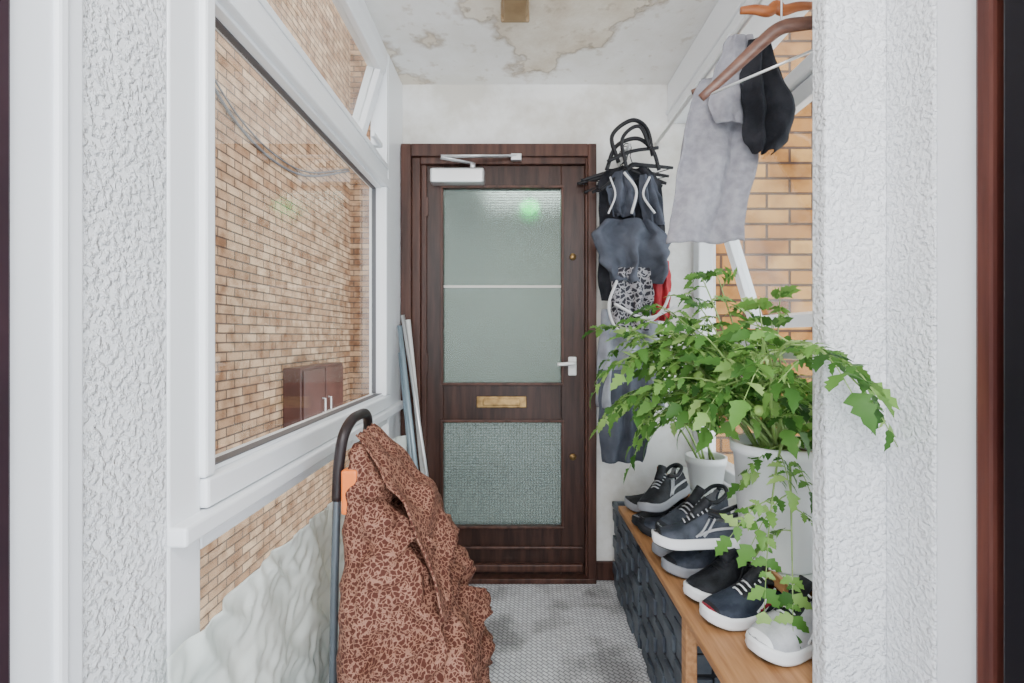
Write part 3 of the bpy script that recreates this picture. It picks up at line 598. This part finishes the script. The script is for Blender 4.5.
for i,(y,ya,tx) in enumerate([(2.28,4,-6),(2.245,-10,8),(2.21,8,-14),(2.17,-6,4),(2.14,14,-20)]):
    hanger('black_hanger',(0.50,y,2.015),ya,['rubber'],0.19,0.06,0.007,(1,1.2),True,tx,'rubber',0.02)
tubes('black_hanger',[(spline([(0.45,2.09,1.93),(0.42,2.08,2.04),(0.50,2.06,2.10),(0.57,2.08,2.07),(0.60,2.09,1.96)],8),0.009,0,(1,1.6)),(spline([(0.40,2.10,1.90),(0.44,2.09,2.0),(0.53,2.08,2.03),(0.60,2.09,1.98),(0.63,2.10,1.90)],8),0.009),(spline([(0.48,2.07,1.90),(0.46,2.06,2.02),(0.53,2.05,2.07),(0.58,2.06,1.98)],8),0.008),(spline([(0.40,2.08,1.93),(0.50,2.07,1.97),(0.62,2.08,1.99)],8),0.008)],['rubber'],wh,8)
g=empty('hanging_clothes')
cloth('black_top',[(1.93,0.42,0.60,2.17,2.15),(1.86,0.37,0.66,2.16,2.14),(1.7,0.38,0.665,2.15,2.13),(1.40,0.38,0.67,2.15,2.13),(1.33,0.39,0.66,2.15,2.13)],0.028,3.2,['darkcloth'],g,0.5)
cloth('slate_top',[(1.90,0.44,0.50,2.12,2.11),(1.82,0.40,0.54,2.11,2.10),(1.70,0.43,0.53,2.11,2.10)],0.018,2.6,['slatecloth'],g,4.5)
cloth('slate_vest',[(1.88,0.55,0.60,2.10,2.10),(1.78,0.54,0.64,2.10,2.09),(1.66,0.57,0.66,2.10,2.09)],0.018,2.0,['slatecloth'],g,1.5)
cloth('slate_jumper',[(1.68,0.40,0.60,2.09,2.07),(1.62,0.35,0.66,2.09,2.07),(1.54,0.35,0.67,2.09,2.07),(1.45,0.40,0.65,2.09,2.08),(1.40,0.42,0.62,2.09,2.08)],0.035,2.6,['slatecloth'],g,2.5,edge=0.02)
cloth('patterned_scarf',[(1.47,0.43,0.58,2.08,2.07),(1.35,0.42,0.60,2.08,2.07),(1.20,0.42,0.58,2.08,2.07)],0.02,2.2,['pattern'],g,2.0)
cloth('red_garment',[(1.50,0.60,0.665,2.10,2.08),(1.40,0.59,0.68,2.09,2.08),(1.24,0.60,0.67,2.09,2.08)],0.015,2.0,['redcloth'],g,1.0)
cloth('grey_coat',[(1.30,0.40,0.66,2.22,2.22),(1.05,0.38,0.66,2.21,2.21),(0.85,0.38,0.68,2.21,2.21)],0.03,2.4,['greylight'],g,3.2)
cloth('dark_lining',[(1.02,0.38,0.60,2.19,2.19),(0.75,0.38,0.62,2.18,2.18),(0.60,0.40,0.58,2.18,2.18)],0.02,2.4,['slatecloth'],g,1.2)
tubes('pale_straps',[(spline([(0.44,2.06,1.42),(0.40,2.05,1.30),(0.44,2.04,1.20),(0.54,2.03,1.22),(0.62,2.03,1.28),(0.66,2.04,1.36)],8),0.006),(spline([(0.42,2.03,1.31),(0.55,2.02,1.25),(0.68,2.02,1.30)],8),0.006),(spline([(0.47,2.07,1.88),(0.52,2.06,1.80),(0.50,2.06,1.70)],8),0.006),(spline([(0.58,2.07,1.86),(0.55,2.06,1.78),(0.60,2.06,1.70)],8),0.005),(spline([(0.41,2.07,1.86),(0.43,2.06,1.78),(0.40,2.06,1.70)],8),0.004)],['palecloth'],g,8)
# ---------------------------------------------------------------- light, world, camera
wd=bpy.data.worlds.new('World'); S.world=wd; wd.use_nodes=True
bg=wd.node_tree.nodes['Background']; bg.inputs[0].default_value=(0.89,0.95,1.0,1); bg.inputs[1].default_value=4.0
def area(name,loc,rot,size,e,c=(1,1,1)):
    l=bpy.data.lights.new(name,'AREA'); l.energy=e; l.shape='RECTANGLE'; l.size=size[0]; l.size_y=size[1]; l.color=c
    o=bpy.data.objects.new(name,l); o.location=loc; o.rotation_euler=rot; S.collection.objects.link(o); return o
area('porch_fill_light',(0.05,-0.6,2.25),(math.radians(55),0,0),(0.9,0.5),34,(1,0.98,0.97))  # unseen fill light behind the camera, added to brighten the porch
area('hall_lamp',(0.1,3.3,2.28),(0,0,0),(0.6,0.6),22,(1,0.97,0.93))
cam=bpy.data.cameras.new('Camera'); co=bpy.data.objects.new('Camera',cam); S.collection.objects.link(co)
co.location=(0,0,1.17); co.rotation_euler=(math.radians(90),0,0); cam.sensor_width=36; cam.lens=16.875; cam.shift_x=-0.003; cam.shift_y=-0.0044; cam.clip_start=0.02
S.camera=co
